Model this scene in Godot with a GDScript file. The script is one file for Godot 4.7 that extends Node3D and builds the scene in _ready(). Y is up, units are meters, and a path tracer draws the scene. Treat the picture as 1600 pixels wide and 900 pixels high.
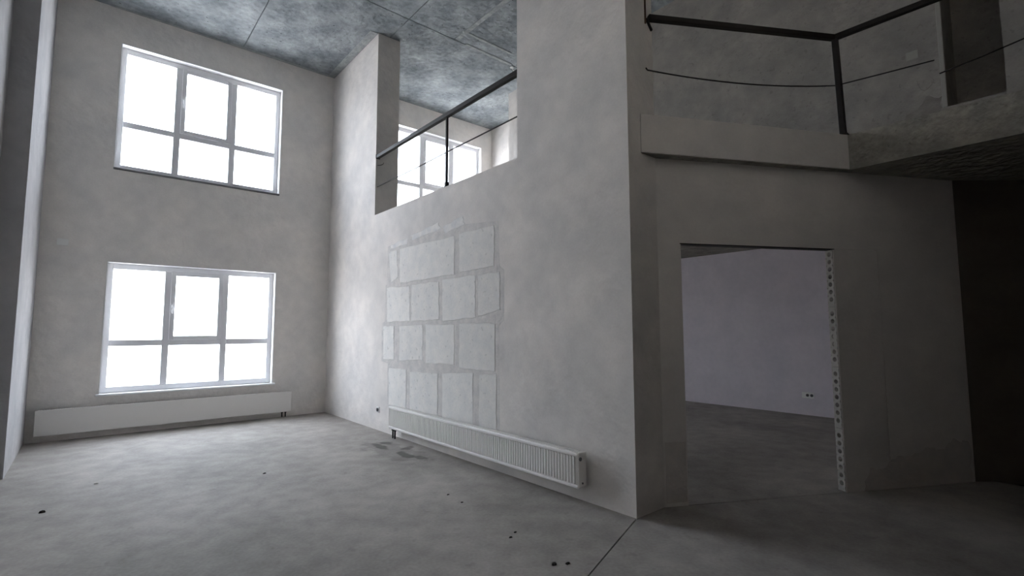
extends Node3D
# A raw two-storey room of plastered block and bare concrete, lit by overcast daylight through its windows.
# x runs along the window wall (z = 0), y is up, z runs from the window wall towards the camera. The middle wall stands at x = 0.

const H := 6.2            # main ceiling
const SLAB0 := 2.935      # underside and top of the upper floor
const SLAB1 := 3.27
const ZC := 6.658         # free end of the middle wall
const TW := 0.382         # its thickness
const ANG := 28.39        # the door wall runs at this angle to the window wall

var M := {}
var wall_at := Vector3(TW, 0, ZC)
var along := Vector3(cos(deg_to_rad(ANG)), 0, sin(deg_to_rad(ANG)))
var out_n := Vector3(-sin(deg_to_rad(ANG)), 0, cos(deg_to_rad(ANG)))
var taken := {}

# ------------------------------------------------------------------ helpers
func numbered(n: String) -> String:
	var k: int = taken.get(n, -1) + 1
	taken[n] = k
	return n if k == 0 else "%s_%03d" % [n, k]

func mb() -> SurfaceTool:
	var st := SurfaceTool.new()
	st.begin(Mesh.PRIMITIVE_TRIANGLES)
	return st

func tri(st: SurfaceTool, a: Vector3, b: Vector3, c: Vector3, n: Vector3) -> void:
	var f := (b - a).cross(c - a)
	if f.length_squared() < 1e-16:
		return
	if f.dot(n) > 0.0:
		var t := b; b = c; c = t
	for v in [a, b, c]:
		st.set_normal(n)
		st.set_uv(Vector2((v.x + 5.0) / 12.0, v.z / 12.0))
		st.add_vertex(v)

func quad(st: SurfaceTool, a: Vector3, b: Vector3, c: Vector3, d: Vector3, n: Vector3) -> void:
	tri(st, a, b, c, n)
	tri(st, a, c, d, n)

# a box with chamfered edges, its points turned by xf
func bx(st: SurfaceTool, lo: Vector3, hi: Vector3, b := 0.0, xf := Transform3D()) -> void:
	var c := (lo + hi) / 2.0
	var e := (hi - lo).abs() / 2.0
	b = min(b, min(e.x, min(e.y, e.z)) * 0.9)
	var pt := func(s: Vector3, axis: int) -> Vector3:
		var p := Vector3()
		for k in 3:
			p[k] = c[k] + s[k] * (e[k] if k == axis else e[k] - b)
		return xf * p
	for axis in 3:
		var u := (axis + 1) % 3
		var v := (axis + 2) % 3
		for sg in [-1.0, 1.0]:
			var n := Vector3(); n[axis] = sg
			var q := []
			for k in [[-1, -1], [1, -1], [1, 1], [-1, 1]]:
				var s := Vector3(); s[axis] = sg; s[u] = k[0]; s[v] = k[1]
				q.append(pt.call(s, axis))
			quad(st, q[0], q[1], q[2], q[3], xf.basis * n)
		if b > 0.0:
			for s1 in [-1.0, 1.0]:
				for s2 in [-1.0, 1.0]:
					var a0 := Vector3(); a0[u] = s1; a0[v] = s2; a0[axis] = -1
					var a1 := a0; a1[axis] = 1
					var n2 := Vector3(); n2[u] = s1; n2[v] = s2
					quad(st, pt.call(a0, u), pt.call(a1, u), pt.call(a1, v), pt.call(a0, v), (xf.basis * n2).normalized())
	if b > 0.0:
		for sx in [-1.0, 1.0]:
			for sy in [-1.0, 1.0]:
				for sz in [-1.0, 1.0]:
					var s3 := Vector3(sx, sy, sz)
					tri(st, pt.call(s3, 0), pt.call(s3, 1), pt.call(s3, 2), (xf.basis * s3).normalized())

# a straight prism over a polygon in the (x, z) plane
func prism(st: SurfaceTool, poly: PackedVector2Array, y0: float, y1: float, b := 0.0) -> void:
	if Geometry2D.is_polygon_clockwise(poly):
		poly.reverse()
	var top := poly
	if b > 0.0:
		top = inset(poly, b)
	var ids := Geometry2D.triangulate_polygon(poly)
	for k in range(0, ids.size(), 3):
		tri(st, v3(top[ids[k]], y1), v3(top[ids[k + 1]], y1), v3(top[ids[k + 2]], y1), Vector3.UP)
		tri(st, v3(poly[ids[k]], y0), v3(poly[ids[k + 1]], y0), v3(poly[ids[k + 2]], y0), Vector3.DOWN)
	for k in poly.size():
		var l := (k + 1) % poly.size()
		var p := poly[k]
		var q := poly[l]
		var n := Vector3((q - p).y, 0, -(q - p).x).normalized()
		quad(st, v3(p, y0), v3(q, y0), v3(q, y1 - b), v3(p, y1 - b), n)
		if b > 0.0:
			quad(st, v3(p, y1 - b), v3(q, y1 - b), v3(top[l], y1), v3(top[k], y1), (n + Vector3.UP).normalized())

func v3(p: Vector2, y: float) -> Vector3:
	return Vector3(p.x, y, p.y)

func inset(poly: PackedVector2Array, b: float) -> PackedVector2Array:
	var o := PackedVector2Array()
	for k in poly.size():
		var p := poly[k]
		var d0 := (p - poly[(k + poly.size() - 1) % poly.size()]).normalized()
		var d1 := (poly[(k + 1) % poly.size()] - p).normalized()
		var n0 := Vector2(-d0.y, d0.x)
		var n1 := Vector2(-d1.y, d1.x)
		o.append(p + (n0 + n1) / max(0.3, 1.0 + n0.dot(n1)) * b)
	return o

# a slab in the (u, v) plane with rectangular holes [u0, v0, u1, v1]; w is the third axis. Cells are merged into columns.
func holed(st: SurfaceTool, r: Array, holes: Array, place: Callable) -> void:
	var us := [r[0], r[2]]
	var vs := [r[1], r[3]]
	for h in holes:
		for k in [0, 2]:
			if h[k] > r[0] and h[k] < r[2] and not us.has(h[k]): us.append(h[k])
		for k in [1, 3]:
			if h[k] > r[1] and h[k] < r[3] and not vs.has(h[k]): vs.append(h[k])
	us.sort(); vs.sort()
	for i in us.size() - 1:
		var run := -1
		for j in vs.size():
			var solid := j < vs.size() - 1
			if solid:
				var m := Vector2((us[i] + us[i + 1]) / 2.0, (vs[j] + vs[j + 1]) / 2.0)
				for h in holes:
					if m.x > h[0] and m.x < h[2] and m.y > h[1] and m.y < h[3]: solid = false
			if solid and run < 0: run = j
			if not solid and run >= 0:
				place.call(st, us[i], vs[run], us[i + 1], vs[j])
				run = -1

# a round tube through points
func tube(st: SurfaceTool, pts: Array, r: float, sides := 10) -> void:
	var rings := []
	for i in pts.size():
		var t: Vector3 = (pts[min(i + 1, pts.size() - 1)] - pts[max(i - 1, 0)]).normalized()
		var u := t.cross(Vector3.UP if abs(t.y) < 0.9 else Vector3.RIGHT).normalized()
		var w := t.cross(u)
		var ring := []
		for k in sides:
			var a := TAU * k / sides
			ring.append([pts[i] + (u * cos(a) + w * sin(a)) * r, u * cos(a) + w * sin(a)])
		rings.append(ring)
	for i in rings.size() - 1:
		for k in sides:
			var l := (k + 1) % sides
			var n: Vector3 = (rings[i][k][1] + rings[i][l][1]).normalized()
			quad(st, rings[i][k][0], rings[i][l][0], rings[i + 1][l][0], rings[i + 1][k][0], n)
	for e in [0, rings.size() - 1]:
		var n2: Vector3 = (pts[e] - pts[1 if e == 0 else e - 1]).normalized()
		for k in range(1, sides - 1):
			tri(st, rings[e][0][0], rings[e][k][0], rings[e][k + 1][0], n2)

# a square steel tube from a to b
func bar(st: SurfaceTool, a: Vector3, b: Vector3, w: float, h := 0.0, bev := 0.004) -> void:
	var t := (b - a).normalized()
	var side := t.cross(Vector3.UP if abs(t.y) < 0.9 else Vector3.BACK).normalized()
	var xf := Transform3D(Basis(side, side.cross(t) * -1.0, t), (a + b) / 2.0)
	var l := a.distance_to(b) / 2.0
	if h == 0.0: h = w
	bx(st, Vector3(-w / 2, -h / 2, -l), Vector3(w / 2, h / 2, l), bev, xf)

func obj(called: String, st: SurfaceTool, m: Material, parent: Node = self) -> MeshInstance3D:
	var o := MeshInstance3D.new()
	o.mesh = st.commit()
	o.material_override = m
	o.name = numbered(called) if parent == self else called
	o.cast_shadow = GeometryInstance3D.SHADOW_CASTING_SETTING_DOUBLE_SIDED
	parent.add_child(o, true)
	return o

func tag(o: Node, label: String, category: String, group := "", kind := "") -> void:
	o.set_meta("label", label)
	o.set_meta("category", category)
	if group: o.set_meta("group", group)
	if kind: o.set_meta("kind", kind)

func thing(called: String, label: String, category: String, at := Vector3.ZERO, kind := "", group := "") -> Node3D:
	var o := Node3D.new()
	o.name = numbered(called)
	o.position = at
	add_child(o, true)
	tag(o, label, category, group, kind)
	return o

# ------------------------------------------------------------------ materials
func noise(s: int, freq: float, oct := 4, kind := FastNoiseLite.TYPE_SIMPLEX_SMOOTH) -> FastNoiseLite:
	var n := FastNoiseLite.new()
	n.seed = s
	n.noise_type = kind
	n.frequency = freq
	n.fractal_octaves = oct
	return n

# mottled colour map: base times (1 + sum of layers), pits where a cellular noise is low
func mottle(size: int, base: Color, layers: Array, tint := 0.0, pits := 0.0, pit_dark := 0.5, s := 7) -> ImageTexture:
	var datas := []
	for l in layers:
		var im := noise(l[0], l[1], l[3]).get_seamless_image(size, size)
		im.convert(Image.FORMAT_L8)
		datas.append([im.get_data(), l[2]])
	var pit := PackedByteArray()
	if pits > 0.0:
		var pi := noise(s + 91, 0.045, 2).get_seamless_image(size, size)
		pi.convert(Image.FORMAT_L8)
		pit = pi.get_data()
	var px := PackedByteArray()
	px.resize(size * size * 3)
	for i in size * size:
		var g := 1.0
		for dl in datas:
			g += (dl[0][i] / 255.0 - 0.5) * dl[1]
		var t: float = (datas[0][0][i] / 255.0 - 0.5) * tint
		if pits > 0.0:
			var d := pit[i] / 255.0
			if d < pits:
				g *= 1.0 - pit_dark * clampf((pits - d) / 0.05, 0.0, 1.0)
		px[i * 3] = int(clampf(base.r * g * (1.0 + t), 0, 1) * 255)
		px[i * 3 + 1] = int(clampf(base.g * g, 0, 1) * 255)
		px[i * 3 + 2] = int(clampf(base.b * g * (1.0 - t), 0, 1) * 255)
	var img := Image.create_from_data(size, size, false, Image.FORMAT_RGB8, px)
	return ImageTexture.create_from_image(img)

func relief(size: int, s: int, freq: float, strength: float, oct := 5) -> ImageTexture:
	var im := noise(s, freq, oct).get_seamless_image(size, size)
	im.convert(Image.FORMAT_RGBA8)
	im.bump_map_to_normal_map(strength)
	return ImageTexture.create_from_image(im)

func world_mat(map: Texture2D, metres: float, normal: Texture2D, depth: float, rough := 0.92) -> StandardMaterial3D:
	var m := StandardMaterial3D.new()
	m.albedo_texture = map
	m.roughness = rough
	m.metallic_specular = 0.25
	m.uv1_triplanar = true
	m.uv1_world_triplanar = true
	m.uv1_scale = Vector3.ONE / metres
	if normal:
		m.normal_enabled = true
		m.normal_texture = normal
		m.normal_scale = depth
	return m

func flat(c: Color, rough := 0.6, spec := 0.4, metal := 0.0) -> StandardMaterial3D:
	var m := StandardMaterial3D.new()
	m.albedo_color = c
	m.roughness = rough
	m.metallic = metal
	m.metallic_specular = spec
	return m

# floor: one map for the whole 12 m by 12 m, so that stains stay where they are
func floor_map() -> ImageTexture:
	var size := 1536
	var a := noise(31, 0.004, 5).get_image(size, size); a.convert(Image.FORMAT_L8)
	var b := noise(32, 0.03, 4).get_image(size, size); b.convert(Image.FORMAT_L8)
	var c := noise(33, 0.25, 3).get_image(size, size); c.convert(Image.FORMAT_L8)
	var e := noise(34, 0.05, 3).get_image(size, size); e.convert(Image.FORMAT_L8)
	var da := a.get_data(); var db := b.get_data(); var dc := c.get_data(); var de := e.get_data()
	# damp patches by the pipes: centre x, z, half sizes, strength
	var spots := [[-0.43, 3.12, 0.07, 0.18, 0.26], [-0.20, 3.42, 0.10, 0.08, 0.24], [-0.40, 3.72, 0.07, 0.20, 0.28], [-0.33, 3.95, 0.06, 0.10, 0.24], [-0.42, 3.45, 0.25, 0.6, 0.10], [-0.30, 3.0, 0.06, 0.10, 0.2]]
	var px := PackedByteArray()
	px.resize(size * size * 3)
	var base := Color(0.64, 0.62, 0.597)
	for j in size:
		for i in size:
			var k := j * size + i
			var n := db[k] / 255.0 - 0.5
			var g := 1.0 + (da[k] / 255.0 - 0.5) * 0.22 + n * 0.14 + (dc[k] / 255.0 - 0.5) * 0.10
			var dark: float = de[k] / 255.0
			if dark < 0.22: g *= 0.95 + 0.05 * clampf((dark - 0.16) / 0.06, 0, 1)
			var x := i * 12.0 / size - 5.0
			var z := j * 12.0 / size
			if x > -1.2 and x < 0.1 and z > 2.6 and z < 4.8:
				for s in spots:
					var r := Vector2((x - s[0]) / s[2], (z - s[1]) / s[3]).length() + n * 0.9
					g *= 1.0 - s[4] * clampf((1.1 - r) / 0.35, 0, 1)
			px[k * 3] = int(clampf(base.r * g, 0, 1) * 255)
			px[k * 3 + 1] = int(clampf(base.g * g, 0, 1) * 255)
			px[k * 3 + 2] = int(clampf(base.b * g, 0, 1) * 255)
	return ImageTexture.create_from_image(Image.create_from_data(size, size, false, Image.FORMAT_RGB8, px))

func make_materials() -> void:
	var grain := relief(512, 5, 0.06, 4.0)
	var rough := relief(512, 6, 0.03, 8.0)
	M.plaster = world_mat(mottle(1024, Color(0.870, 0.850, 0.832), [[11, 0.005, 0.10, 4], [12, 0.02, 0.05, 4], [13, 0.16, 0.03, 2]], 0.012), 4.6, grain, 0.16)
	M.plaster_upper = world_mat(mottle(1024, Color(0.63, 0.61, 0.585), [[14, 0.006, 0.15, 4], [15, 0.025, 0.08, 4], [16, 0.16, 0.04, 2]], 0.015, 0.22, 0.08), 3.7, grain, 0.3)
	M.window_wall = world_mat(mottle(1024, Color(0.905, 0.888, 0.87), [[71, 0.005, 0.07, 4], [72, 0.02, 0.045, 4], [73, 0.16, 0.03, 2]], 0.012), 4.6, grain, 0.16)  # lighter copy of the plaster, window glare put into its colour
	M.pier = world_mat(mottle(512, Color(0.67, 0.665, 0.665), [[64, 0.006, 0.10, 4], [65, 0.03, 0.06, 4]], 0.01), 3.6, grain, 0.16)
	M.warm_bounce = world_mat(mottle(256, Color(0.935, 0.90, 0.845), [[66, 0.01, 0.08, 4]], 0.01), 3.0, null, 0.0)  # pale warm tone picked to bounce light onto the door wall
	M.mortar = world_mat(mottle(512, Color(0.83, 0.815, 0.80), [[67, 0.02, 0.10, 4], [68, 0.1, 0.05, 2]], 0.01), 1.6, grain, 0.3)
	M.stain = world_mat(mottle(256, Color(0.575, 0.555, 0.53), [[69, 0.02, 0.2, 4]], 0.01), 1.2, grain, 0.3)
	M.filler = world_mat(mottle(512, Color(0.86, 0.835, 0.862), [[17, 0.008, 0.05, 3], [18, 0.05, 0.03, 3]], 0.006), 3.0, null, 0.0)
	M.ceiling = world_mat(mottle(1024, Color(0.545, 0.565, 0.575), [[21, 0.005, 0.36, 5], [22, 0.03, 0.2, 4], [23, 0.2, 0.08, 2]], 0.02, 0.17, 0.38), 3.3, rough, 0.5)
	M.paste = world_mat(mottle(512, Color(0.62, 0.63, 0.63), [[24, 0.02, 0.2, 4], [25, 0.12, 0.08, 2]], 0.02), 1.5, rough, 0.5)
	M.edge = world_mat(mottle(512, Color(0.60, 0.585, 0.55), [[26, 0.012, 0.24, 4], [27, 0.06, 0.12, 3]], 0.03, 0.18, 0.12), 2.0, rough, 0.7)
	M.bare = world_mat(mottle(512, Color(0.42, 0.39, 0.36), [[28, 0.012, 0.12, 4], [29, 0.06, 0.06, 3]], 0.01), 2.4, rough, 0.1)
	M.screed_patch = world_mat(mottle(256, Color(0.81, 0.785, 0.765), [[63, 0.03, 0.08, 4]], 0.02), 1.3, grain, 0.3)
	M.subfloor = flat(Color(0.14, 0.135, 0.13), 0.95, 0.1)
	var f := flat(Color.WHITE, 0.78, 0.3)
	f.albedo_texture = floor_map()
	M.floor = f
	for k in 4:
		var t: float = [1.0, 1.015, 0.985, 1.008][k]
		M["block%d" % k] = world_mat(mottle(256, Color(0.90 * t, 0.89 * t, 0.875 * t), [[41 + k, 0.02, 0.05, 4], [51 + k, 0.10, 0.03, 3]], 0.01, 0.17, 0.08, k), 1.1, grain, 0.3)
	M.joint = world_mat(mottle(256, Color(0.89, 0.88, 0.87), [[61, 0.03, 0.1, 4]], 0.02), 1.3, grain, 0.3)
	M.gypsum = flat(Color(0.76, 0.75, 0.73), 0.9, 0.2)
	M.hole = flat(Color(0.25, 0.24, 0.23), 0.95, 0.1)
	M.pvc = flat(Color(0.93, 0.93, 0.94), 0.35, 0.5)
	M.lining = flat(Color(0.95, 0.95, 0.95), 0.5, 0.4)
	M.gasket = flat(Color(0.25, 0.25, 0.26), 0.7)
	var g := flat(Color(0.95, 0.98, 1.0, 0.06), 0.0, 0.5)
	g.transparency = BaseMaterial3D.TRANSPARENCY_ALPHA
	M.glass = g
	M.enamel = flat(Color(0.93, 0.92, 0.905), 0.4, 0.5)
	M.enamel_dark = flat(Color(0.45, 0.45, 0.45), 0.5, 0.4)
	M.copper = flat(Color(0.16, 0.15, 0.16), 0.5, 0.4)
	M.steel = flat(Color(0.13, 0.11, 0.105), 0.55, 0.4)
	M.rust = flat(Color(0.36, 0.29, 0.24), 0.9, 0.2)
	M.plate = flat(Color(0.92, 0.92, 0.91), 0.4, 0.5)
	M.socket = flat(Color(0.3, 0.3, 0.3), 0.6)
	M.crumb = flat(Color(0.2, 0.19, 0.18), 0.95, 0.1)
	M.crumb_pale = flat(Color(0.75, 0.74, 0.72), 0.95, 0.1)
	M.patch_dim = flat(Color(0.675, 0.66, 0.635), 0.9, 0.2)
	M.patch = flat(Color(0.92, 0.92, 0.91), 0.9, 0.2)

# ------------------------------------------------------------------ the scene
func _ready() -> void:
	var cam := Camera3D.new()
	cam.name = "camera"
	cam.fov = 60.1345
	cam.near = 0.05
	cam.transform = Transform3D(Basis(Vector3(0.76256, -0.0023, 0.64692), Vector3(-0.05279, 0.99644, 0.06576), Vector3(-0.64476, -0.08429, 0.75972)), Vector3(-3.2961, 1.45, 9.0636))
	add_child(cam)
	cam.current = true

	var sky_mat := ProceduralSkyMaterial.new()      # bright even overcast
	sky_mat.sky_top_color = Color(0.895, 0.938, 1.0)
	sky_mat.sky_horizon_color = Color(0.925, 0.96, 1.0)
	sky_mat.ground_horizon_color = Color(0.86, 0.87, 0.89)
	sky_mat.ground_bottom_color = Color(0.80, 0.81, 0.83)
	sky_mat.sky_energy_multiplier = 1.0
	var sky := Sky.new()
	sky.sky_material = sky_mat
	var env := Environment.new()
	env.background_mode = Environment.BG_SKY
	env.sky = sky
	env.background_energy_multiplier = 6.0
	env.tonemap_mode = Environment.TONE_MAPPER_LINEAR
	env.tonemap_exposure = 3.3
	env.sdfgi_enabled = true
	env.ssao_enabled = true
	env.ssil_enabled = true
	var we := WorldEnvironment.new()
	we.name = "daylight"
	we.environment = env
	add_child(we)

	make_materials()
	build_floor()
	build_ceiling()
	build_walls()
	build_door_wall()
	build_upper_floor()
	build_windows()
	build_block_patch()
	build_flat_radiator()
	build_ribbed_radiator()
	build_gallery_railing()
	build_loft_railing()
	build_small()

func at_wall(s: float, y: float, off := 0.0) -> Vector3:
	return wall_at + along * s + out_n * off + Vector3(0, y, 0)

func build_floor() -> void:
	var f := thing("floor", "bare grey concrete screed floor with a saw cut running from the wall corner", "floor", Vector3.ZERO, "structure")
	var base := mb()
	bx(base, Vector3(-4.45, -0.25, -0.4), Vector3(6.45, -0.03, 12.8))
	obj("subfloor", base, M.subfloor, f)
	var g := 0.0035
	var a := mb()
	prism(a, PackedVector2Array([Vector2(-4.4, -0.1), Vector2(0.19, -0.1), Vector2(0.19, 6.58), Vector2(0.03, 6.64), Vector2(-4.4, 8.255)]), -0.03, 0.0)
	obj("screed_field", a, M.floor, f)
	var b := mb()
	var e0 := at_wall(0.0, 0, g)
	var e1 := at_wall(3.4, 0, g)
	prism(b, PackedVector2Array([Vector2(0.04, 6.64 + 2 * g), Vector2(0.2, 6.585 + 2 * g), Vector2(e0.x, e0.z), Vector2(e1.x, e1.z), Vector2(3.4, 12.7), Vector2(-4.4, 12.7), Vector2(-4.4, 8.257 + 2 * g)]), -0.03, 0.0)
	obj("screed_field", b, M.floor, f)
	var c := mb()
	e0 = at_wall(0.0, 0, -g)
	e1 = at_wall(3.4, 0, -g)
	prism(c, PackedVector2Array([Vector2(0.2, -0.1), Vector2(6.3, -0.1), Vector2(6.3, 8.6), Vector2(e1.x, e1.z), Vector2(e0.x, e0.z), Vector2(0.205, 6.57)]), -0.03, 0.0)
	obj("screed_field", c, M.floor, f)

func build_ceiling() -> void:
	var c := thing("ceiling", "rough bluish grey concrete ceiling with board joints and pits", "ceiling", Vector3.ZERO, "structure")
	var base := mb()
	bx(base, Vector3(-4.45, H + 0.03, -0.4), Vector3(4.3, H + 0.3, 12.8))
	obj("roof_deck", base, M.subfloor, c)
	var xs := [-4.4, -1.558, 0.2, 4.25]
	var zs := [-0.3, 2.52, 6.2, 12.75]
	for i in 3:
		for j in 3:
			var p := mb()
			bx(p, Vector3(xs[i] + 0.004, H, zs[j] + 0.004), Vector3(xs[i + 1] - 0.004, H + 0.03, zs[j + 1] - 0.004), 0.006)
			obj("concrete_panel", p, M.ceiling, c)
	# trowelled filler over the joints in the loft and beside the middle wall
	for r in [[1.0, 2.78, 2.0, 2.83], [1.25, 2.50, 2.25, 2.56], [1.02, 2.56, 1.10, 3.9], [-0.13, 0.02, 0.0, 1.88], [-1.75, 0.0, -0.13, 0.07], [-3.3, 0.0, -1.75, 0.05]]:
		var p2 := mb()
		bx(p2, Vector3(r[0], H - 0.008, r[1]), Vector3(r[2], H, r[3]), 0.006)
		obj("filler_strip", p2, M.paste, c)

func build_walls() -> void:
	# window wall
	var wx := func(st: SurfaceTool, u0: float, v0: float, u1: float, v1: float) -> void:
		bx(st, Vector3(u0, v0, -0.4), Vector3(u1, v1, 0.0))
	var w := mb()
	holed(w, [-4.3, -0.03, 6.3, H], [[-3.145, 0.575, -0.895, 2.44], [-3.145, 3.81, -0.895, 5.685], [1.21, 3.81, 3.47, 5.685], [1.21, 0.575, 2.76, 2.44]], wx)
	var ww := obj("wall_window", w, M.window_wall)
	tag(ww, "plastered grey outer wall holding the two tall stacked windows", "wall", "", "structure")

	# left wall with the pier beside the windows
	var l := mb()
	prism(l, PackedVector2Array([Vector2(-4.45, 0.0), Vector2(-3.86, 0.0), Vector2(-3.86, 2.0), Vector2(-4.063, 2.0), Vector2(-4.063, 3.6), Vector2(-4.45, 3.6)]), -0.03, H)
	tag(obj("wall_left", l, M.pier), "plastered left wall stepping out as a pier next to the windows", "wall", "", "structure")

	var l2 := mb()
	bx(l2, Vector3(-4.45, -0.03, 3.6), Vector3(-4.063, H, 12.7))
	tag(obj("wall_left_rear", l2, M.plaster), "plastered left wall beside the viewer, past the pier", "wall", "", "structure")

	# middle wall with the loft opening
	var zx := func(st: SurfaceTool, u0: float, v0: float, u1: float, v1: float) -> void:
		bx(st, Vector3(0.0, v0, u0), Vector3(TW, v1, u1))
	var m := mb()
	holed(m, [0.0, -0.03, ZC, H], [[1.89, 3.232, 5.27, 7.0]], zx)
	tag(obj("wall_middle", m, M.plaster), "tall plastered wall with a loft opening above and the ribbed radiator below", "wall", "", "structure")

	# lower room behind the door wall
	var r := mb()
	bx(r, Vector3(6.092, -0.03, -0.1), Vector3(6.4, SLAB0, 8.7))
	tag(obj("wall_back_room", r, M.filler), "smooth pale lilac wall seen through the doorway", "wall", "", "structure")
	var s := mb()
	bx(s, Vector3(3.25, -0.03, 8.05), Vector3(6.092, SLAB0, 8.19))
	tag(obj("wall_back_room_end", s, M.plaster), "end wall of the room behind the doorway", "wall", "", "structure")

	# right wall under the gallery, and unseen rear walls added to shape the light
	var q := mb()
	prism(q, PackedVector2Array([Vector2(3.228, 8.195), Vector2(5.115, 9.835), Vector2(5.115, 12.7), Vector2(5.4, 12.7), Vector2(5.4, 8.62), Vector2(3.30, 8.195)]), -0.03, SLAB0)
	tag(obj("wall_right", q, M.bare), "dark unplastered wall under the gallery at the right edge", "wall", "", "structure")
	var b := mb()
	bx(b, Vector3(-4.063, -0.03, 12.45), Vector3(5.115, SLAB0, 12.7))  # dark wall added out of view to keep the lower room dim
	tag(obj("added_wall_behind", b, M.bare), "added dark end wall out of view behind the viewer, for the light", "wall", "", "structure")
	var b2 := mb()
	bx(b2, Vector3(-4.063, SLAB1, 9.25), Vector3(1.6, H, 9.5))  # unseen reflector wall added to brighten the door wall and slab edge
	tag(obj("bounce_wall_upper", b2, M.warm_bounce), "added pale upper wall behind the viewer, bouncing light onto the door wall", "wall", "", "structure")
	var b3 := mb()
	bx(b3, Vector3(-4.063, SLAB0, 9.25), Vector3(2.04, SLAB1, 12.7))  # unseen slab added to hold bounced light off the lower walls
	tag(obj("added_floor_rear", b3, M.edge), "added upper floor slab out of view behind the viewer, for the light", "floor", "", "structure")

	var b4 := mb()
	bx(b4, Vector3(-4.063, SLAB1, 12.45), Vector3(2.92, H, 12.7))  # unseen dark wall made up with the rear rooms for the light
	tag(obj("added_wall_rear", b4, M.bare), "added dark end wall of the upper floor behind the viewer, for the light", "wall", "", "structure")

	# upper wall of the loft and gallery, with a tall dark niche
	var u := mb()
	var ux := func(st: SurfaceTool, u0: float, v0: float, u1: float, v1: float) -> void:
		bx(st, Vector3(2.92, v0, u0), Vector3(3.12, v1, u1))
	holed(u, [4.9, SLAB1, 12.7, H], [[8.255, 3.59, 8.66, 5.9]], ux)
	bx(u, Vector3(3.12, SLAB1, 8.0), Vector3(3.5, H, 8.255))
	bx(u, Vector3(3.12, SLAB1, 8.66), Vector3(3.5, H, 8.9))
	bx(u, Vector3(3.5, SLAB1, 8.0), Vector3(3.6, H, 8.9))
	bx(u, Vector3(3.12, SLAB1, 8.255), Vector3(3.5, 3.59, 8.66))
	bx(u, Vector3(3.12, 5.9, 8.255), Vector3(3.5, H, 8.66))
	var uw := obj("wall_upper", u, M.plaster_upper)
	tag(uw, "patchy plastered upper wall behind the gallery railing with a tall dark niche", "wall", "", "structure")
	for sm in [[7.62, 3.47, 7.80, 3.55, 7.95, 3.60, 8.10, 3.74, 8.20, 3.70, 8.19, 3.52, 8.02, 3.46, 7.85, 3.42, 7.66, 3.40], [8.02, 3.90, 8.14, 3.95, 8.17, 3.86, 8.06, 3.82]]:
		var sp := PackedVector2Array()
		for k in sm.size() / 2:
			sp.append(Vector2(sm[k * 2], sm[k * 2 + 1]))
		var sst := mb()
		wall_plate(sst, ragged(sp, 4, 0.02, 22), 0.0015, 0.004)
		obj("plaster_smear", sst, M.stain, uw).position = Vector3(2.92, 0, 0)
	var bead := mb()
	bx(bead, Vector3(2.912, 3.59, 8.215), Vector3(2.94, 5.9, 8.254), 0.004)
	obj("corner_bead", bead, M.patch_dim, uw)
	var n := mb()
	bx(n, Vector3(3.768, SLAB1, 0.0), Vector3(4.0, H, 1.85))
	bx(n, Vector3(2.92, SLAB1, 1.65), Vector3(3.12, H, 4.9))
	bx(n, Vector3(3.12, SLAB1, 1.65), Vector3(3.768, H, 1.85))
	tag(obj("wall_loft", n, M.plaster), "pale wall of the loft recess beside the loft window", "wall", "", "structure")

func build_door_wall() -> void:
	# a thin wall of hollow gypsum blocks; the blocks show at the right jamb
	var t := 0.09
	var d0 := 0.217
	var d1 := 1.772
	var head := 2.197
	var xf := Transform3D(Basis(along, Vector3.UP, -along.cross(Vector3.UP) * -1.0), wall_at)
	xf.basis = Basis(along, Vector3.UP, out_n)
	var dx := func(st: SurfaceTool, u0: float, v0: float, u1: float, v1: float) -> void:
		bx(st, Vector3(u0, v0, -t), Vector3(u1, v1, 0.0), 0.0, xf)
	var w := mb()
	holed(w, [-0.04, -0.03, 3.26, SLAB0], [[d0, -0.1, d1 + 0.5, head]], dx)
	# skins of plaster over the jamb blocks
	bx(w, Vector3(d1 + 0.003, -0.03, -0.008), Vector3(d1 + 0.5, head, 0.0), 0.003, xf)
	bx(w, Vector3(d1 + 0.003, -0.03, -t), Vector3(d1 + 0.5, head, -t + 0.008), 0.003, xf)
	var dw := obj("wall_door", w, M.plaster)
	tag(dw, "angled plastered wall with an empty doorway under the gallery", "wall", "", "structure")
	# a pale patch of plaster low beside the doorway
	var pt := mb()
	bx(pt, Vector3(0.02, 0.03, 0.0), Vector3(d0 - 0.01, 0.52, 0.003), 0.003, xf)
	obj("plaster_patch", pt, M.screed_patch, dw)
	# rough strip low on the right where the plaster stops short of the floor
	var low := PackedVector2Array([Vector2(1.95, 0.0), Vector2(3.2, 0.0), Vector2(3.21, 0.36), Vector2(3.02, 0.40), Vector2(2.86, 0.31), Vector2(2.70, 0.36), Vector2(2.52, 0.27), Vector2(2.36, 0.30), Vector2(2.2, 0.18), Vector2(2.05, 0.2)])
	var tmp := mb()
	wall_plate(tmp, ragged(low, 5, 0.018, 21), 0.002, 0.004)
	var lw := mb()
	lw.append_from(tmp.commit(), 0, Transform3D(Basis(-out_n, Vector3.UP, along), wall_at))
	obj("bare_strip", lw, M.screed_patch, dw)
	# steel angle under the head
	var li := mb()
	bx(li, Vector3(d0 - 0.01, head - 0.008, -t + 0.004), Vector3(d1 + 0.02, head, 0.002), 0.002, xf)
	obj("lintel_strip", li, M.steel, dw)
	# four blocks of seven holes on the jamb face, the topmost piece cut short
	var pitch := 0.0702
	var y := 0.0
	for k in 4:
		var h := 0.553
		var top: float = min(y + h, head - 0.008)
		var filled := [2, 3] if k == 2 else []
		jamb_block(dw, xf, d1, y + 0.002, top - 0.002, t, pitch, filled)
		y += h

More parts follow.
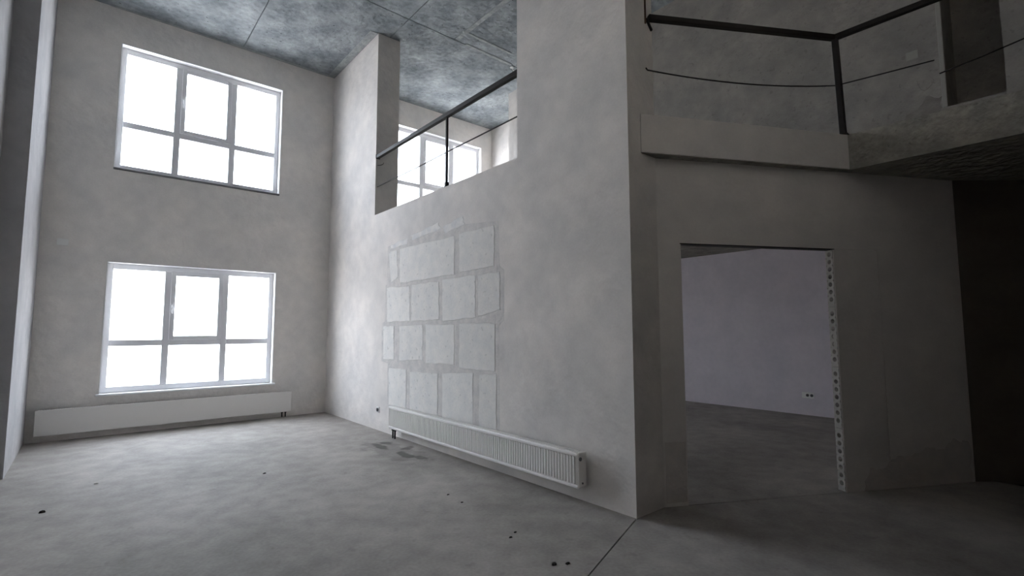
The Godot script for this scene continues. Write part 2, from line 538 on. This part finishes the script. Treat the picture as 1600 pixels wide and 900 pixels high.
func jamb_block(parent: Node, xf: Transform3D, s: float, y0: float, y1: float, t: float, pitch: float, filled: Array) -> void:
	var st := mb()
	var z0 := -t + 0.008
	var z1 := -0.008
	var zc := (z0 + z1) / 2.0
	var r := 0.021
	var n := Vector3(-1, 0, 0)
	var rim := mb()
	var ys := []
	for k in 7:
		var yy := y0 + 0.066 + k * pitch
		if yy + r < y1: ys.append(yy)
	var last := y0
	var P := func(y: float, z: float, x := 0.0) -> Vector3:
		return xf * Vector3(s + x, y, z)
	var nn := xf.basis * n
	for i in ys.size():
		var yc: float = ys[i]
		var lo := yc - pitch / 2
		var hi := yc + pitch / 2
		if lo > last + 0.0005:
			quad(st, P.call(last, z0), P.call(last, z1), P.call(lo, z1), P.call(lo, z0), nn)
		# ring between the circle and its cell
		var seg := 20
		for k in seg:
			var q := []
			for a in [TAU * k / seg, TAU * (k + 1) / seg]:
				var c := Vector2(cos(a), sin(a))
				var m: float = min((z1 - z0) / 2 / max(abs(c.x), 1e-6), pitch / 2 / max(abs(c.y), 1e-6))
				q.append([c * r, c * m, c])
			var f := func(v: Vector2, x := 0.0) -> Vector3: return P.call(yc + v.y, zc + v.x, x)
			quad(st, f.call(q[0][0]), f.call(q[1][0]), f.call(q[1][1]), f.call(q[0][1]), nn)
			var depth := 0.012 if i in filled else 0.46
			var cn: Vector2 = -(q[0][2] + q[1][2]).normalized()
			quad(st, f.call(q[0][0]), f.call(q[1][0]), f.call(q[1][0], depth), f.call(q[0][0], depth), xf.basis * Vector3(0, cn.y, cn.x))
			tri(st, f.call(Vector2.ZERO, depth), f.call(q[0][0], depth), f.call(q[1][0], depth), nn)
		last = hi
	quad(st, P.call(last, z0), P.call(last, z1), P.call(y1, z1), P.call(y1, z0), nn)
	# back and ends of the block
	bx(st, Vector3(s + 0.48, y0, z0), Vector3(s + 0.498, y1, z1), 0.0, xf)
	quad(st, P.call(y0, z0), P.call(y0, z1), P.call(y0, z1, 0.48), P.call(y0, z0, 0.48), Vector3.DOWN)
	quad(st, P.call(y1, z0), P.call(y1, z1), P.call(y1, z1, 0.48), P.call(y1, z0, 0.48), Vector3.UP)
	quad(st, P.call(y0, z1), P.call(y1, z1), P.call(y1, z1, 0.48), P.call(y0, z1, 0.48), xf.basis * Vector3.BACK)
	quad(st, P.call(y0, z0), P.call(y1, z0), P.call(y1, z0, 0.48), P.call(y0, z0, 0.48), xf.basis * Vector3.FORWARD)
	obj("hollow_block", st, M.gypsum, parent)

func build_upper_floor() -> void:
	var s := mb()
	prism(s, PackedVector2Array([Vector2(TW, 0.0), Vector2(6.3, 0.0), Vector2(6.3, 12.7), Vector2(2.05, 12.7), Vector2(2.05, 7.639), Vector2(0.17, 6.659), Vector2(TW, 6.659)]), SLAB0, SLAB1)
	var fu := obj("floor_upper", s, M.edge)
	# thin skin, paler than the slab, on the angled part of the edge
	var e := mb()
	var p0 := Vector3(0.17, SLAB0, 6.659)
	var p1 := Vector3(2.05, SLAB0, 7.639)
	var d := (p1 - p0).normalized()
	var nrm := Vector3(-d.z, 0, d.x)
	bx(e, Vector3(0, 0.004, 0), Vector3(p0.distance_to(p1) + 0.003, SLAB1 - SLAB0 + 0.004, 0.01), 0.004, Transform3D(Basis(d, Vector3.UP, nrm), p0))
	obj("edge_skin", e, M.plaster, fu)
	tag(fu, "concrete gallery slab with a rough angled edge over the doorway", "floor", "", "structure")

# one window of six panes, the middle upper one an opening sash
func window(label: String, x0: float, y0: float, w: float, h: float, sill_out: float, sill_x: float) -> void:
	var o := thing("window", label, "window", Vector3(x0, y0, 0.0), "structure")
	o.name = "window_%d" % (taken["window"] + 1)
	var zf := -0.115         # room face of the frame
	var zb := -0.185
	var b := 0.004
	var lin := mb()          # white lining of the reveal with its thin edge on the wall face
	bx(lin, Vector3(0.0, 0.0, zf - 0.02), Vector3(0.012, h, 0.005), 0.002)
	bx(lin, Vector3(w - 0.012, 0.0, zf - 0.02), Vector3(w, h, 0.005), 0.002)
	bx(lin, Vector3(0.012, h - 0.012, zf - 0.02), Vector3(w - 0.012, h, 0.005), 0.002)
	obj("reveal_lining", lin, M.lining, o)
	var fr := mb()
	var p := 0.08           # profile
	bx(fr, Vector3(0.012, 0.0, zb), Vector3(p, h - 0.012, zf), b)
	bx(fr, Vector3(w - p, 0.0, zb), Vector3(w - 0.012, h - 0.012, zf), b)
	bx(fr, Vector3(p, h - p - 0.012, zb), Vector3(w - p, h - 0.012, zf), b)
	bx(fr, Vector3(p, 0.0, zb), Vector3(w - p, p, zf), b)
	obj("frame", fr, M.pvc, o)
	var m1 := w * 0.331
	var m2 := w * 0.6733
	var tr := 0.70           # transom centre
	var hm := 0.044
	for mx in [m1, m2]:
		var mu := mb()
		bx(mu, Vector3(mx - hm, p, zb), Vector3(mx + hm, h - p - 0.012, zf), b)
		obj("mullion", mu, M.pvc, o)
	var cols := [[p, m1 - hm], [m1 + hm, m2 - hm], [m2 + hm, w - p]]
	for c in cols:
		var t := mb()
		bx(t, Vector3(c[0], tr - hm, zb), Vector3(c[1], tr + hm, zf), b)
		obj("transom", t, M.pvc, o)
	var sp := 0.062
	var sx0: float = cols[1][0] - 0.008
	var sx1: float = cols[1][1] + 0.008
	var sy0 := tr + hm - 0.008
	var sy1 := h - p - 0.004
	var sa := mb()
	bx(sa, Vector3(sx0, sy0, zb + 0.01), Vector3(sx0 + sp, sy1, zf + 0.018), b)
	bx(sa, Vector3(sx1 - sp, sy0, zb + 0.01), Vector3(sx1, sy1, zf + 0.018), b)
	bx(sa, Vector3(sx0 + sp, sy0, zb + 0.01), Vector3(sx1 - sp, sy0 + sp, zf + 0.018), b)
	bx(sa, Vector3(sx0 + sp, sy1 - sp, zb + 0.01), Vector3(sx1 - sp, sy1, zf + 0.018), b)
	var sash := obj("sash", sa, M.pvc, o)
	var ha := mb()
	var hy := (sy0 + sy1) / 2.0
	bx(ha, Vector3(sx0 + 0.012, hy - 0.03, zf + 0.018), Vector3(sx0 + 0.04, hy + 0.04, zf + 0.026), 0.003)
	bx(ha, Vector3(sx0 + 0.018, hy - 0.008, zf + 0.026), Vector3(sx0 + 0.034, hy + 0.010, zf + 0.058), 0.003)
	bx(ha, Vector3(sx0 + 0.017, hy - 0.115, zf + 0.05), Vector3(sx0 + 0.035, hy + 0.012, zf + 0.066), 0.005)
	obj("handle", ha, M.pvc, sash)
	for i in 3:
		for j in 2:
			var e := 0.0
			var lo := Vector2(cols[i][0], p if j == 0 else tr + hm)
			var hi := Vector2(cols[i][1], tr - hm if j == 0 else h - p - 0.012)
			if i == 1 and j == 1:
				lo = Vector2(sx0 + sp, sy0 + sp)
				hi = Vector2(sx1 - sp, sy1 - sp)
			var g := mb()
			bx(g, Vector3(lo.x - e, lo.y - e, -0.156), Vector3(hi.x + e, hi.y + e, -0.152))
			obj("pane", g, M.glass, sash if i == 1 and j == 1 else o)
	var si := mb()
	bx(si, Vector3(-sill_x, -0.03, -0.115), Vector3(w + sill_x, 0.0, sill_out), 0.006)
	obj("sill", si, M.lining if sill_x > 0.0 else M.enamel_dark, o)  # upper sills dark grey: shading put into their colour

func build_windows() -> void:
	window("large lower white window of six panes above the long flat radiator", -3.145, 0.575, 2.25, 1.865, 0.05, 0.035)
	window("large upper white window of six panes high under the ceiling", -3.145, 3.81, 2.25, 1.875, 0.02, 0.0)
	window("loft window of six panes seen behind the loft railing", 1.21, 3.81, 2.26, 1.875, 0.02, 0.0)
	window("window of the room behind the doorway, hidden by the middle wall", 1.21, 0.575, 1.55, 1.865, 0.05, 0.03)

func build_block_patch() -> void:
	# gypsum blocks left showing between smeared joints: corner points in (z, y), clockwise from the top left
	var rows := [
		[2.39, 2.60, 2.65, 2.59, 2.70, 2.20, 2.485, 2.12], [2.731, 2.60, 4.114, 2.581, 4.12, 2.112, 2.749, 2.105], [4.214, 2.594, 4.888, 2.583, 4.888, 2.134, 4.219, 2.125],
		[2.36, 2.075, 3.038, 2.052, 3.053, 1.568, 2.381, 1.571], [3.083, 2.066, 3.782, 2.059, 3.791, 1.581, 3.098, 1.568], [3.851, 2.077, 4.547, 2.075, 4.55, 1.586, 3.861, 1.562], [4.591, 2.071, 4.988, 2.066, 4.988, 1.663, 4.594, 1.598],
		[2.263, 1.511, 2.602, 1.515, 2.62, 1.042, 2.284, 1.027], [2.756, 1.514, 3.395, 1.524, 3.406, 1.067, 2.773, 1.029], [3.466, 1.526, 4.128, 1.519, 4.135, 1.044, 3.477, 1.031], [4.226, 1.529, 4.909, 1.521, 4.909, 1.01, 4.232, 1.009],
		[2.46, 0.915, 2.976, 0.932, 2.991, 0.40, 2.48, 0.40], [3.073, 0.906, 3.776, 0.926, 3.785, 0.40, 3.088, 0.40], [3.872, 0.932, 4.51, 0.973, 4.513, 0.40, 3.879, 0.40], [4.619, 0.967, 4.929, 0.987, 4.929, 0.40, 4.622, 0.40]]
	var wall: Node = get_node("wall_middle")
	var back := PackedVector2Array([Vector2(2.36, 2.68), Vector2(3.0, 2.70), Vector2(3.6, 2.69), Vector2(4.2, 2.70), Vector2(4.96, 2.62), Vector2(4.98, 2.13), Vector2(5.06, 2.08), Vector2(5.05, 1.55), Vector2(4.97, 1.5), Vector2(4.98, 0.41), Vector2(2.42, 0.41), Vector2(2.42, 0.98), Vector2(2.22, 1.0), Vector2(2.21, 1.55), Vector2(2.30, 1.58), Vector2(2.31, 2.1), Vector2(2.35, 2.12)])
	var bk := mb()
	wall_plate(bk, back, 0.0015, 0.01)
	obj("mortar_bed", bk, M.mortar, wall)
	var rng := RandomNumberGenerator.new()
	rng.seed = 4
	for k in rows.size():
		var r: Array = rows[k]
		var poly := PackedVector2Array()
		for c in 4:
			var a := Vector2(r[c * 2], r[c * 2 + 1])
			var l := (c + 1) % 4
			var b := Vector2(r[l * 2], r[l * 2 + 1])
			for q in 6:      # edges a little ragged
				var p := a.lerp(b, q / 6.0)
				poly.append(p + Vector2(rng.randf_range(-0.008, 0.008), rng.randf_range(-0.006, 0.006)))
		var st := mb()
		wall_plate(st, poly, 0.005, 0.006)
		obj("gypsum_block", st, M["block%d" % (k * 7 % 4)], wall)
	# smears of filler above the top course
	for s in [[2.45, 2.69, 2.95, 2.72, 2.96, 2.64, 2.44, 2.63], [3.05, 2.75, 3.75, 2.80, 3.80, 2.72, 3.10, 2.66], [3.85, 2.74, 4.30, 2.80, 4.32, 2.68, 3.90, 2.64]]:
		var poly2 := PackedVector2Array()
		for c in 4:
			var a2 := Vector2(s[c * 2], s[c * 2 + 1])
			var l2 := (c + 1) % 4
			var b2 := Vector2(s[l2 * 2], s[l2 * 2 + 1])
			for q in 5:
				poly2.append(a2.lerp(b2, q / 5.0) + Vector2(rng.randf_range(-0.02, 0.02), rng.randf_range(-0.012, 0.012)))
		var st2 := mb()
		wall_plate(st2, poly2, 0.004, 0.006)
		obj("filler_smear", st2, M.joint, wall)

# the outline with extra points, shaken a little
func ragged(poly: PackedVector2Array, n: int, amount: float, s: int) -> PackedVector2Array:
	var rng := RandomNumberGenerator.new()
	rng.seed = s
	var o := PackedVector2Array()
	for k in poly.size():
		var a := poly[k]
		var b := poly[(k + 1) % poly.size()]
		for q in n:
			o.append(a.lerp(b, q / float(n)) + Vector2(rng.randf_range(-amount, amount), rng.randf_range(-amount, amount) if min(a.y, b.y) > 0.01 else 0.0))
	return o

# a thin plate on the face x = 0, outlined in (z, y), with sloping edges
func wall_plate(st: SurfaceTool, poly: PackedVector2Array, depth: float, b: float) -> void:
	if Geometry2D.is_polygon_clockwise(poly): poly.reverse()
	var top := inset(poly, b)
	var ids := Geometry2D.triangulate_polygon(top)
	var n := Vector3(-1, 0, 0)
	var f := func(p: Vector2, x: float) -> Vector3: return Vector3(x, p.y, p.x)
	for k in range(0, ids.size(), 3):
		tri(st, f.call(top[ids[k]], -depth), f.call(top[ids[k + 1]], -depth), f.call(top[ids[k + 2]], -depth), n)
	for k in poly.size():
		var l := (k + 1) % poly.size()
		var e := poly[l] - poly[k]
		var o := Vector2(e.y, -e.x).normalized()
		quad(st, f.call(poly[k], 0.0), f.call(poly[l], 0.0), f.call(top[l], -depth), f.call(top[k], -depth), Vector3(-b, o.y * depth, o.x * depth).normalized())

func build_flat_radiator() -> void:
	var x0 := -3.77
	var x1 := -0.61
	var o := thing("panel_radiator", "long low white radiator with a smooth flat front under the lower window", "radiator", Vector3(x0, 0.09, 0.0))
	var l := x1 - x0
	var h := 0.335
	var f := mb()
	bx(f, Vector3(0, 0, 0.095), Vector3(l, h, 0.11), 0.005)
	obj("front_panel", f, M.enamel, o)
	var b := mb()
	bx(b, Vector3(0.01, 0.01, 0.03), Vector3(l - 0.01, h - 0.02, 0.045), 0.003)
	obj("back_panel", b, M.enamel, o)
	for x in [0.0, l - 0.012]:
		var e := mb()
		bx(e, Vector3(x, 0.004, 0.02), Vector3(x + 0.012, h - 0.004, 0.096), 0.003)
		obj("side_panel", e, M.enamel, o)
	var g := mb()
	bx(g, Vector3(0.012, h - 0.012, 0.03), Vector3(l - 0.012, h - 0.008, 0.096))
	for k in 120:
		var xx := 0.03 + k * (l - 0.06) / 120.0
		bx(g, Vector3(xx, h - 0.008, 0.035), Vector3(xx + 0.016, h - 0.003, 0.09))
	obj("top_grille", g, M.enamel, o)
	for x in [0.25, l / 2, l - 0.25]:
		var br := mb()
		bx(br, Vector3(x, 0.03, 0.0), Vector3(x + 0.03, h - 0.05, 0.032), 0.003)
		obj("wall_bracket", br, M.enamel_dark, o)
	for x in [l - 0.13, l - 0.075]:
		var pi := mb()
		tube(pi, [Vector3(x, 0.02, 0.06), Vector3(x, -0.088, 0.06)], 0.010)
		bx(pi, Vector3(x - 0.014, -0.02, 0.046), Vector3(x + 0.014, 0.012, 0.074), 0.004)
		obj("pipe", pi, M.copper, o)

func build_ribbed_radiator() -> void:
	var z0 := 2.744
	var z1 := 6.185
	var l := z1 - z0
	var h := 0.30
	var o := thing("panel_radiator", "long white ribbed radiator on the middle wall below the bare blocks", "radiator", Vector3(-0.012, 0.13, z0))
	var xf := -0.112
	var f := mb()                      # front sheet with rolled top and bottom edges
	bx(f, Vector3(xf, 0.012, 0.006), Vector3(xf + 0.010, h - 0.01, l - 0.006), 0.003)
	bx(f, Vector3(xf - 0.016, h - 0.036, 0.004), Vector3(xf + 0.012, h - 0.004, l - 0.004), 0.008)
	bx(f, Vector3(xf - 0.016, 0.004, 0.004), Vector3(xf + 0.012, 0.036, l - 0.004), 0.008)
	obj("front_panel", f, M.enamel, o)
	var n := 98
	var pitch := (l - 0.07) / n
	var rib := mb()                    # one rib, shared by all
	var hw := pitch * 0.25
	var sec := [[-hw - 0.001, 0.0], [-hw, -0.016], [hw, -0.016], [hw + 0.001, 0.0]]
	var ya := 0.040
	var yb := h - 0.040
	for k in 3:
		var p0: Array = sec[k]
		var p1: Array = sec[k + 1]
		var nn := Vector3(-(p1[0] - p0[0]), 0, (p1[1] - p0[1])).normalized()
		quad(rib, Vector3(p0[1], ya, p0[0]), Vector3(p1[1], ya, p1[0]), Vector3(p1[1], yb, p1[0]), Vector3(p0[1], yb, p0[0]), nn)
	for e in [[ya, -1.0], [yb, 1.0]]:
		quad(rib, Vector3(0, e[0], -hw - 0.001), Vector3(-0.016, e[0], -hw), Vector3(-0.016, e[0], hw), Vector3(0, e[0], hw + 0.001), Vector3(0, e[1], 0))
	var rm := rib.commit()
	for k in n:
		var r := MeshInstance3D.new()
		r.mesh = rm
		r.material_override = M.enamel
		r.name = "rib"
		r.position = Vector3(xf, 0, 0.035 + (k + 0.5) * pitch)
		o.add_child(r, true)
	var b := mb()
	bx(b, Vector3(-0.04, 0.012, 0.006), Vector3(-0.03, h - 0.02, l - 0.006), 0.003)
	obj("back_panel", b, M.enamel, o)
	var g := mb()
	bx(g, Vector3(xf + 0.012, h - 0.012, 0.01), Vector3(-0.03, h - 0.008, l - 0.01))
	for k in 130:
		var zz := 0.03 + k * (l - 0.06) / 130.0
		bx(g, Vector3(xf + 0.022, h - 0.008, zz), Vector3(-0.04, h - 0.003, zz + 0.014))
	obj("top_grille", g, M.enamel, o)
	for z in [0.0, l - 0.010]:
		var e2 := mb()
		bx(e2, Vector3(xf - 0.006, 0.018, z), Vector3(-0.022, h, z + 0.010), 0.004)
		var sp := obj("side_panel", e2, M.enamel, o)
		if z > 1.0:
			for q in [[-0.10, h - 0.055, 0.016], [-0.075, 0.045, 0.008]]:
				var pl := mb()
				tube(pl, [Vector3(q[0], q[1], z + 0.009), Vector3(q[0], q[1], z + 0.016)], q[2], 14)
				obj("plug", pl, M.enamel_dark, sp)
	var bo := mb()
	bx(bo, Vector3(xf + 0.012, 0.012, 0.012), Vector3(-0.04, 0.016, l - 0.012))
	obj("underside", bo, M.enamel, o)
	for z in [0.35, l / 2, l - 0.35]:
		var br := mb()
		bx(br, Vector3(-0.032, 0.02, z), Vector3(0.011, h - 0.05, z + 0.03), 0.003)
		obj("wall_bracket", br, M.enamel_dark, o)
	for z in [0.045, 0.105]:
		var pi := mb()
		tube(pi, [Vector3(-0.075, 0.01, z), Vector3(-0.075, -0.128, z)], 0.011)
		bx(pi, Vector3(-0.091, -0.03, z - 0.016), Vector3(-0.059, 0.012, z + 0.016), 0.005)
		obj("pipe", pi, M.copper, o)

func build_gallery_railing() -> void:
	var a := Vector3(0.31, 4.18, 6.672)
	var c := Vector3(2.01, 4.235, 7.594)
	var e := Vector3(2.01, 4.205, 12.45)
	var o := thing("gallery_railing", "dark steel angled railing with one corner post on the gallery slab", "railing", Vector3(2.01, SLAB1, 7.62))
	var off := -o.position
	var r := mb()
	bar(r, a + off, c + off, 0.05)
	obj("top_rail", r, M.steel, o)
	r = mb()
	bar(r, c + off, e + off, 0.05)
	obj("top_rail", r, M.steel, o)
	var p := mb()
	bar(p, Vector3(2.02, SLAB1, 7.62) + off, Vector3(2.01, 4.21, 7.6) + off, 0.05)
	var post := obj("post", p, M.steel, o)
	var pl := mb()
	bx(pl, Vector3(-0.04, 0.0, -0.04), Vector3(0.06, 0.008, 0.04), 0.002)
	obj("base_plate", pl, M.steel, post)
	# rusty fixing strip on the wall end, and a bar drawn as the rail's shadow
	var pa := mb()
	bx(pa, Vector3(0.27, 4.12, ZC) + off, Vector3(0.285, 4.40, ZC + 0.012) + off, 0.002)
	obj("anchor_strip", pa, M.rust, o)
	var pb := mb()
	bar(pb, Vector3(0.285, 4.17, ZC + 0.01) + off, Vector3(0.365, 4.085, ZC + 0.01) + off, 0.02)
	obj("rail_shadow_bar", pb, M.steel, o)
	# thin rods strung below the rail
	var pts := []
	for k in 17:
		var t := k / 16.0
		var q := Vector3(0.29, 3.70, 6.664).lerp(Vector3(2.01, 3.762, 7.59), t)
		q.y -= 0.055 * 4.0 * t * (1.0 - t)
		pts.append(q + off)
	var rd := mb()
	tube(rd, pts, 0.006, 8)
	tube(rd, [Vector3(0.29, 3.70, 6.664) + off, Vector3(0.27, 3.715, 6.662) + off], 0.006, 8)
	obj("rod", rd, M.steel, o)
	var rd2 := mb()
	tube(rd2, [Vector3(2.0, 3.758, 7.60) + off, Vector3(2.0, 3.728, 7.95) + off, Vector3(2.0, 3.70, 8.31) + off], 0.006, 8)
	obj("rod", rd2, M.steel, o)
	var rd3 := mb()
	tube(rd3, [Vector3(2.0, 3.572, 8.336) + off, Vector3(2.0, 3.606, 8.6) + off, Vector3(2.0, 3.646, 8.834) + off, Vector3(2.0, 3.69, 9.4) + off], 0.006, 8)
	obj("rod", rd3, M.steel, o)

func build_loft_railing() -> void:
	var x := 0.03
	var o := thing("loft_railing", "dark steel railing with one thin baluster across the loft opening", "railing", Vector3(x, 3.232, 1.89))
	var l := 5.27 - 1.89
	var r := mb()
	bar(r, Vector3(0, 0.935, 0.0), Vector3(0, 0.935, l), 0.055)
	bx(r, Vector3(-0.035, 0.90, 0.0), Vector3(0.035, 0.97, 0.012), 0.003)
	obj("top_rail", r, M.steel, o)
	var b := mb()
	bar(b, Vector3(0, 0.0, 1.99), Vector3(0, 0.91, 1.99), 0.03)
	var bl := obj("baluster", b, M.steel, o)
	var f := mb()
	bx(f, Vector3(-0.024, 0.0, 1.966), Vector3(0.024, 0.07, 2.014), 0.006)
	obj("foot", f, M.steel, bl)
	var rd := mb()
	tube(rd, [Vector3(0, 0.455, 0.0), Vector3(0.004, 0.45, 1.2), Vector3(0, 0.455, 2.0), Vector3(0, 0.46, l)], 0.008, 8)
	obj("rod", rd, M.steel, o)
	var hk := mb()
	tube(hk, [Vector3(0.0, 0.80, 0.0), Vector3(0.02, 0.79, 0.06), Vector3(0.05, 0.805, 0.09), Vector3(0.06, 0.83, 0.09)], 0.005, 8)
	obj("wire_hook", hk, M.steel, o)

func build_small() -> void:
	# sockets
	var s := thing("wall_socket", "small white wall socket low beside the left end of the ribbed radiator", "socket", Vector3(0.0, 0.295, 2.15))
	var p := mb()
	bx(p, Vector3(-0.012, -0.042, -0.04), Vector3(0.0, 0.042, 0.04), 0.004)
	obj("face_plate", p, M.plate, s)
	var q := mb()
	tube(q, [Vector3(-0.010, 0, 0), Vector3(-0.022, 0, 0)], 0.026, 16)
	obj("socket_insert", q, M.socket, s)
	var d := thing("wall_socket", "double white wall socket on the pale wall seen through the doorway", "socket", Vector3(6.092, 0.335, 5.78))
	p = mb()
	bx(p, Vector3(-0.012, -0.05, -0.10), Vector3(0.0, 0.05, 0.09), 0.004)
	obj("face_plate", p, M.plate, d)
	for z in [-0.01, 0.055]:
		q = mb()
		tube(q, [Vector3(-0.010, 0, z), Vector3(-0.018, 0, z)], 0.024, 16)
		obj("socket_insert", q, M.socket, d)
	# box covers
	var c := mb()
	bx(c, Vector3(-0.06, -0.045, 0.0), Vector3(0.06, 0.045, 0.006), 0.003)
	var co := obj("box_cover", c, M.patch)
	co.position = Vector3(-3.627, 2.66, 0.0)
	tag(co, "pale rectangular box cover on the window wall left between the two windows", "cover")
	var c2 := mb()
	bx(c2, Vector3(-0.006, -0.045, -0.05), Vector3(0.0, 0.045, 0.05), 0.003)
	var co2 := obj("box_cover", c2, M.patch_dim)
	co2.position = Vector3(2.92, 4.21, 8.01)
	tag(co2, "pale square box cover on the upper wall behind the gallery railing", "cover")
	# wire stub on the loft ceiling
	var w := mb()
	tube(w, [Vector3(0, 0, 0), Vector3(0.01, -0.05, 0.01), Vector3(0.05, -0.07, 0.02)], 0.006, 8)
	tube(w, [Vector3(0, 0, 0), Vector3(0, -0.012, 0)], 0.035, 14)
	var wo := obj("ceiling_wire", w, M.plate)
	wo.position = Vector3(2.307, H, 2.47)
	tag(wo, "short pale wire stub hanging from the loft ceiling by the opening edge", "wire")
	# crumbs of mortar on the floor
	crumb(Vector3(-1.015, 0, 6.775), 0.022, 0.012, true, "flat dark mortar crumb on the floor, nearest the viewer of the close pair", 1)
	crumb(Vector3(-0.945, 0, 6.823), 0.018, 0.010, true, "dark mortar crumb on the floor, closer to the saw cut of the near pair", 2)
	crumb(Vector3(-0.961, 0, 6.292), 0.014, 0.008, true, "small dark crumb on the floor just left of the saw cut's top end", 3)
	crumb(Vector3(-0.880, 0, 6.246), 0.012, 0.008, true, "tiny dark crumb on the floor behind the small one near the wall corner", 4)
	crumb(Vector3(-3.501, 0, 3.478), 0.020, 0.020, true, "lone dark crumb on the floor near the left pier", 5)
	crumb(Vector3(-0.794, 0, 5.234), 0.012, 0.006, true, "dark speck on the floor in front of the middle of the ribbed radiator", 6)
	crumb(Vector3(-0.812, 0, 5.478), 0.012, 0.006, true, "dark speck on the floor in front of the right half of the ribbed radiator", 7)
	crumb(Vector3(-3.164, 0, 2.779), 0.02, 0.012, false, "pale plaster crumb on the floor before the flat radiator's left half", 8)
	crumb(Vector3(-1.854, 0, 3.461), 0.016, 0.010, true, "dark crumb in the middle of the bright floor before the lower window", 9)

func crumb(at: Vector3, r: float, h: float, dark: bool, label: String, s: int) -> void:
	var rng := RandomNumberGenerator.new()
	rng.seed = s
	var st := mb()
	var ring := []
	for k in 8:
		var a := TAU * k / 8
		var q := r * rng.randf_range(0.7, 1.3)
		ring.append(Vector3(cos(a) * q, 0, sin(a) * q * 0.7))
	var top := Vector3(rng.randf_range(-0.3, 0.3) * r, h, 0)
	for k in 8:
		var l := (k + 1) % 8
		var m0: Vector3 = ring[k] * 0.7 + Vector3(0, h * 0.75, 0)
		var m1: Vector3 = ring[l] * 0.7 + Vector3(0, h * 0.75, 0)
		var n: Vector3 = ((ring[k] + ring[l]).normalized() + Vector3.UP * 0.5).normalized()
		quad(st, ring[k], ring[l], m1, m0, n)
		tri(st, m0, m1, top, Vector3.UP)
		tri(st, ring[k], ring[l], Vector3.ZERO, Vector3.DOWN)
	var o := obj("mortar_crumb", st, M.crumb if dark else M.crumb_pale)
	o.position = at
	tag(o, label, "debris", "mortar crumbs on the floor")
